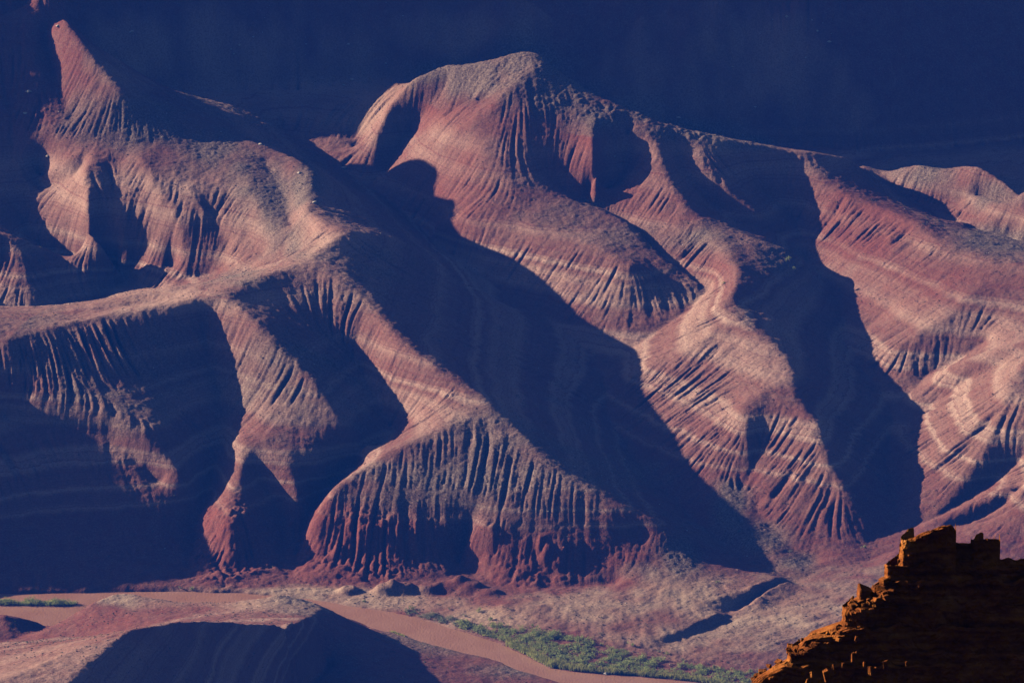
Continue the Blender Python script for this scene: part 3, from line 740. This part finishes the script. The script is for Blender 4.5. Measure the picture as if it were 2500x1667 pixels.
def thicket(name, poly, n, size, mat, seed, leaves=44, tall=1.0):
    x, y = in_poly(poly, n, seed); r = np.random.default_rng(seed+1)
    keep = field(white(97, 4), x, y)+.35*field(white(98, 1.6), x, y) > -.75          # gaps between the bushes
    x, y = x[keep], y[keep]
    kinds = [clump(seed*10+i, leaves, (1, 1, tall)) for i in range(5)]
    V = []
    for i in range(len(x)):
        s_ = size*(.55+.75*r.random()**1.5)*(.75+.5*math.sin(x[i]*.21+1.3*math.sin(y[i]*.17))**2); a_ = r.uniform(0, 6.28); c_, d_ = math.cos(a_), math.sin(a_)
        K = kinds[i % 5]*s_
        V.append(np.stack([K[..., 0]*c_-K[..., 1]*d_+x[i], K[..., 0]*d_+K[..., 1]*c_+y[i], K[..., 2]+float(ground(x[i:i+1], y[i:i+1])[0])-.1], -1))
    V = np.concatenate(V).reshape(-1, 3)
    o = link(bpy.data.objects.new(name, mesh_np(name, V, np.arange(len(V)).reshape(-1, 4), [mat], smooth=False)))
    o['kind'] = 'stuff'
def reeds(name, poly, n, h, mat, seed):
    x, y = in_poly(poly, n, seed); r = np.random.default_rng(seed+1); n = len(x)
    z = ground(x, y); w = .10+.08*r.random(n); hh = h*(.6+.7*r.random(n)); a = r.uniform(0, 3.14, n); lx = r.normal(0, .22, n); ly = r.normal(0, .22, n)
    c, s_ = np.cos(a)*w, np.sin(a)*w
    V = np.stack([np.stack([x-c, y-s_, z-.1], 1), np.stack([x+c, y+s_, z-.1], 1), np.stack([x+c*.3+lx*hh, y+s_*.3+ly*hh, z+hh], 1), np.stack([x-c*.3+lx*hh, y-s_*.3+ly*hh, z+hh], 1)], 1).reshape(-1, 3)
    o = link(bpy.data.objects.new(name, mesh_np(name, V, np.arange(4*n).reshape(-1, 4), [mat], smooth=False)))
    o['kind'] = 'stuff'
MAIN = [(1040,1428),(1100,1440),(1180,1447),(1250,1460),(1330,1474),(1400,1494),(1500,1515),(1600,1530),(1760,1552),(1900,1600),(1900,1630),(1760,1588),(1600,1561),(1450,1547),(1340,1540),(1262,1529),(1215,1505),(1140,1468),(1060,1444)]
thicket('willow_thicket', MAIN, 3000, 1.8, LEAF, 81, 40)
thicket('bank_thicket', [(930,1400),(1000,1412),(1060,1428),(1110,1445),(1140,1466),(1060,1443),(980,1420),(930,1408)], 420, 1.3, DUSTY, 82, 36)
thicket('island_thicket', [(-60,1374),(60,1375),(165,1376),(198,1383),(185,1395),(145,1399),(60,1393),(-60,1386)], 700, 1.6, LEAF, 83, 36)
reeds('reeds', [(1165,1470),(1215,1490),(1265,1518),(1340,1532),(1450,1543),(1600,1556),(1760,1585),(1760,1592),(1600,1565),(1450,1552),(1340,1545),(1255,1532),(1200,1500),(1160,1480)], 9000, 2.1, REED, 84)
reeds('near_bank_grass', [(790,1403),(860,1428),(930,1455),(930,1462),(860,1436),(790,1410)], 1500, .7, REED, 85)
thicket('near_bank_scrub', [(850,1430),(960,1466),(1060,1494),(1140,1508),(1140,1514),(1060,1503),(960,1478),(850,1438)], 260, .55, DUSTY, 86, 26)
def shrub_meshes(i, tall, mat):
    K = clump(900+i, 150, (1, 1, tall), .24).reshape(-1, 3)
    f = mesh_np('foliage', K, np.arange(len(K)).reshape(-1, 4), [mat], smooth=False)
    # three forked stems from one root
    V = []; F = []
    for j in range(3):
        a_ = j*2.1+i; dx_, dy_ = math.cos(a_)*.28, math.sin(a_)*.28
        b0 = len(V)
        for t_, w in ((-.15, .07), (.35, .045), (.8, .02)):
            for q in range(5):
                V.append((dx_*max(t_, 0)+w*math.cos(q*1.257), dy_*max(t_, 0)+w*math.sin(q*1.257), t_*tall))
        for lv in range(2):
            for q in range(5): F.append((b0+lv*5+q, b0+lv*5+(q+1) % 5, b0+lv*5+5+(q+1) % 5, b0+lv*5+5+q))
    return f, mesh_np('stem', V, F, [BARK])
KINDS = [shrub_meshes(0, .85, LEAF), shrub_meshes(1, .7, DUSTY), shrub_meshes(2, 1.15, LEAF), shrub_meshes(3, .6, DUSTY)]
def hit(u, v):
    """the ground point seen at a traced position, marching along the line of sight"""
    d = ray(u, v); t_ = np.linspace(3500, 4700, 4001)
    x, y, z = d[0]*t_, CAM_Y+d[1]*t_, CAM_Z+d[2]*t_
    g = ground(x, y); i = int(np.argmax((z <= g) & (y > -470)))
    return x[i], y[i], float(g[i])
def shrub(u, v, size, kind, label, name='shrub', cat='shrub', rz=0.0, group=None):
    x, y, z = hit(u, v)
    root = link(bpy.data.objects.new(name, None)); root.location = (x, y, z-.05); root.scale = (size,)*3; root.rotation_euler = (0, 0, rz)
    tag(root, label, cat, group)
    link(bpy.data.objects.new('crown' if name == 'tree' else 'foliage', KINDS[kind][0]), root)
    link(bpy.data.objects.new('trunk' if name == 'tree' else 'stem', KINDS[kind][1]), root)
for i, (u, v, s_, k_, lab) in enumerate([
 (1100, 1404, 2.7, 0, 'round bright green shrub alone on the red patch of bare soil'),
 (946, 1398, 2.4, 0, 'green shrub where the bank scrub begins beside the pale sand'),
 (838, 1382, 1.7, 0, 'small green shrub on the pale sandbank nearest the near hill'),
 (1000, 1414, 2.3, 1, 'grey green shrub in the middle of the bank scrub by the river'),
 (1068, 1415, 1.9, 1, 'dark grey shrub just left of the lone bush on red soil'),
 (1127, 1424, 2.4, 2, 'dark green shrub below the lone bush on red soil'),
 (1171, 1400, 1.4, 3, 'small grey shrub on the slope right of the red soil patch'),
 (1173, 1420, 1.6, 3, 'squat dark shrub right of the dark green one under the red soil patch'),
 (1033, 1399, 1.5, 1, 'grey shrub at the left edge of the red soil patch'),
 (1006, 1388, 1.3, 3, 'pale grey shrub on sand below the dark bank hollow'),
 (1223, 1437, 1.5, 2, 'small dark green shrub on bare ground above the thicket start'),
 (1279, 1452, 1.5, 1, 'grey shrub beside a reddish rock above the thicket'),
 (1329, 1474, 3.2, 2, 'largest round shrub on the upper edge of the river thicket'),
 (1453, 1483, 2.2, 2, 'low green shrub on bare red soil above the thicket'),
 (1514, 1497, 1.8, 1, 'left of two round shrubs by the purple mud flat'),
 (1532, 1502, 2.0, 0, 'right of two round shrubs by the purple mud flat'),
 (1380, 1456, 1.5, 3, 'pale grey shrub on the fan at the end of a shallow gully'),
 (1569, 1516, 1.7, 1, 'grey shrub among red rubble beyond the mud flat'),
 (1648, 1337, 1.7, 0, 'small green shrub alone in the middle of the sloping fan'),
 (1986, 1258, 2.0, 2, 'green shrub at the mouth of the big dark valley'),
 (1696, 1221, 1.5, 1, 'grey green shrub on the gravel tongue below the striped hill'),
 (1816, 1268, 1.7, 1, 'grey green shrub on a sandy bench at the foot of the striped hill'),
 (1663, 652, 1.8, 0, 'green shrub at the upper end of the striped hill crest'),
 (415, 1351, 1.8, 1, 'grey green shrub at the far river edge under the dark slope'),
 (440, 1353, 2.0, 0, 'green shrub at the far river edge under the left rock pillar'),
 (1640, 1536, 2.6, 2, 'dark round shrub on the thicket edge left of the black cliff foot'),
 (1725, 1545, 2.6, 2, 'dark round shrub on the thicket edge nearest the black cliff foot'),
]):
    shrub(u, v, s_, k_, lab, rz=i*1.3)
shrub(1811, 598, 2.8, 2, 'pale green tree alone at the shadow edge on the right hill shoulder', 'tree', 'tree')
shrub(1822, 618, 1.8, 0, 'lower green bush just under the lone tree on the hill shoulder')
# boulders one can pick out
BM = []
for i in range(4):
    r_ = np.random.default_rng(300+i)
    import bmesh
    bm = bmesh.new(); bmesh.ops.create_icosphere(bm, subdivisions=2, radius=1.0)
    for vv in bm.verts:
        c_ = vv.co; vv.co = Vector((c_.x*(1+.25*math.sin(3*c_.y+i)), c_.y*(1+.25*math.sin(2.6*c_.z+i*2)), c_.z*(.75+.2*math.sin(3.3*c_.x+i))))+Vector(r_.uniform(-.1, .1, 3))
    me = bpy.data.meshes.new('boulder'); bm.to_mesh(me); bm.free(); me.materials.append(PALE_STONE if i < 2 else STONE); BM.append(me)
def boulder(u, v, s_, k_, label, sq=.8):
    x, y, z = hit(u, v)
    o = link(bpy.data.objects.new('boulder', BM[k_])); o.location = (x, y, z+s_*.25); o.scale = (s_*1.15, s_, s_*sq); o.rotation_euler = (0, 0, u)
    tag(o, label, 'boulder')
for u, v, s_, k_, lab in [
 (790, 387, 1.7, 0, 'pale boulder alone in the dark hollow left of the red summit spur'),
 (302, 76, 1.5, 0, 'whitish boulder high on the dark mountain side'),
 (66, 212, 1.5, 1, 'pale boulder on top of the rocky knob at the far left'),
 (58, 262, 1.2, 0, 'pale boulder low on the rocky knob at the far left'),
 (110, 360, 1.2, 1, 'pale boulder at the head of the leftmost rounded spur'),
 (133, 62, 1.3, 1, 'light block at the tip of the sunlit upper left slope'),
 (598, 333, 1.2, 0, 'pale boulder on the skyline of the gravel ridge'),
 (722, 466, 1.4, 0, 'pale boulder in the gully below the gravel ridge corner'),
 (688, 398, 1.2, 1, 'light boulder on the red patch of the gravel ridge'),
 (1275, 1543, 1.3, 2, 'larger rock at the tip of the gravel bar in the river'),
 (1392, 1548, 1.2, 1, 'pale rock at the water edge under the reeds'),
]: boulder(u, v, s_, k_, lab)
# ------------------------------------------------------------------ the mountain goes on above the frame
def upper_wall():
    s = 6.0
    xs = np.arange(-400, 401, s); ys = np.concatenate([[752.0], np.arange(762, 1100, s)])
    gX, gY = np.meshgrid(xs, ys)
    z = wall_rise(gX, gY)+base(gY)
    z[0] -= 4.0; z[1] -= 2.0
    n = len(xs)
    idx = np.arange(gX.size).reshape(gX.shape)
    F = np.stack([idx[:-1, :-1].ravel(), idx[:-1, 1:].ravel(), idx[1:, 1:].ravel(), idx[1:, :-1].ravel()], 1)
    o = link(bpy.data.objects.new('mountain', mesh_np('mountain', np.stack([gX.ravel(), gY.ravel(), z.ravel()], 1), F, [SOIL])))
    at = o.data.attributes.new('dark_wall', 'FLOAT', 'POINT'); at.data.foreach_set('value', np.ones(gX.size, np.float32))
    o['kind'] = 'structure'
upper_wall()
# ------------------------------------------------------------------ river
def river():
    k = NT('muddy_water')
    p = k.pos()
    k.set(k.b.inputs['Base Color'], k.mix(k.rng(k.noise(p, .05, 3), .35, .65), (.40, .19, .12), (.46, .235, .155)))
    k.b.inputs['Roughness'].default_value = .30
    k.b.inputs['Specular IOR Level'].default_value = .4
    mp = k.node('ShaderNodeMapping'); k.l.new(p, mp.inputs[0]); mp.inputs['Scale'].default_value = (1.0, .45, 1); mp.inputs['Rotation'].default_value = (0, 0, .5)
    k.l.new(k.bump(k.noise(mp.outputs[0], .8, 3, .6), .45, .6), k.b.inputs['Normal'])
    C = np.array([lift(u, v, 0)[:2] for u, v in [(-500,1404),(-90,1404),(60,1402),(150,1398),(300,1377),(600,1380),(770,1396),(930,1444),(1100,1496),(1180,1524),(1260,1545),(1400,1562),(1600,1600),(1760,1640),(2100,1720)]])
    D = np.gradient(C, axis=0); D /= np.linalg.norm(D, axis=1)[:, None]; N = np.stack([-D[:, 1], D[:, 0]], 1)
    V = [(*q, 0.0) for q in np.concatenate([C-N*36, C+N*36])]; n = len(C)
    o = link(bpy.data.objects.new('river', mesh_np('river', V, [(i, i+1, n+i+1, n+i) for i in range(n-1)], [k.m])))
    o['kind'] = 'structure'
river()
# ------------------------------------------------------------------ haze
def haze():
    x0, x1, y0, y1, z0, z1 = -900, 900, -4300, 1300, -40, 1430
    V = [(x, y, z) for z in (z0, z1) for y in (y0, y1) for x in (x0, x1)]
    F = [(0, 2, 3, 1), (4, 5, 7, 6), (0, 1, 5, 4), (2, 6, 7, 3), (0, 4, 6, 2), (1, 3, 7, 5)]
    m = bpy.data.materials.new('haze_air'); m.use_nodes = True
    n = m.node_tree.nodes; n.remove(n['Principled BSDF'])
    v = n.new('ShaderNodeVolumePrincipled')
    v.inputs['Color'].default_value = (*HAZE_COLOR, 1)
    v.inputs['Density'].default_value = HAZE_DENSITY
    v.inputs['Anisotropy'].default_value = 0.0
    m.node_tree.links.new(v.outputs[0], n['Material Output'].inputs['Volume'])
    o = link(bpy.data.objects.new('haze', mesh_np('haze', V, F, [m], smooth=False)))
    o['kind'] = 'stuff'
haze()
print('script', round(time.time()-T0, 1))
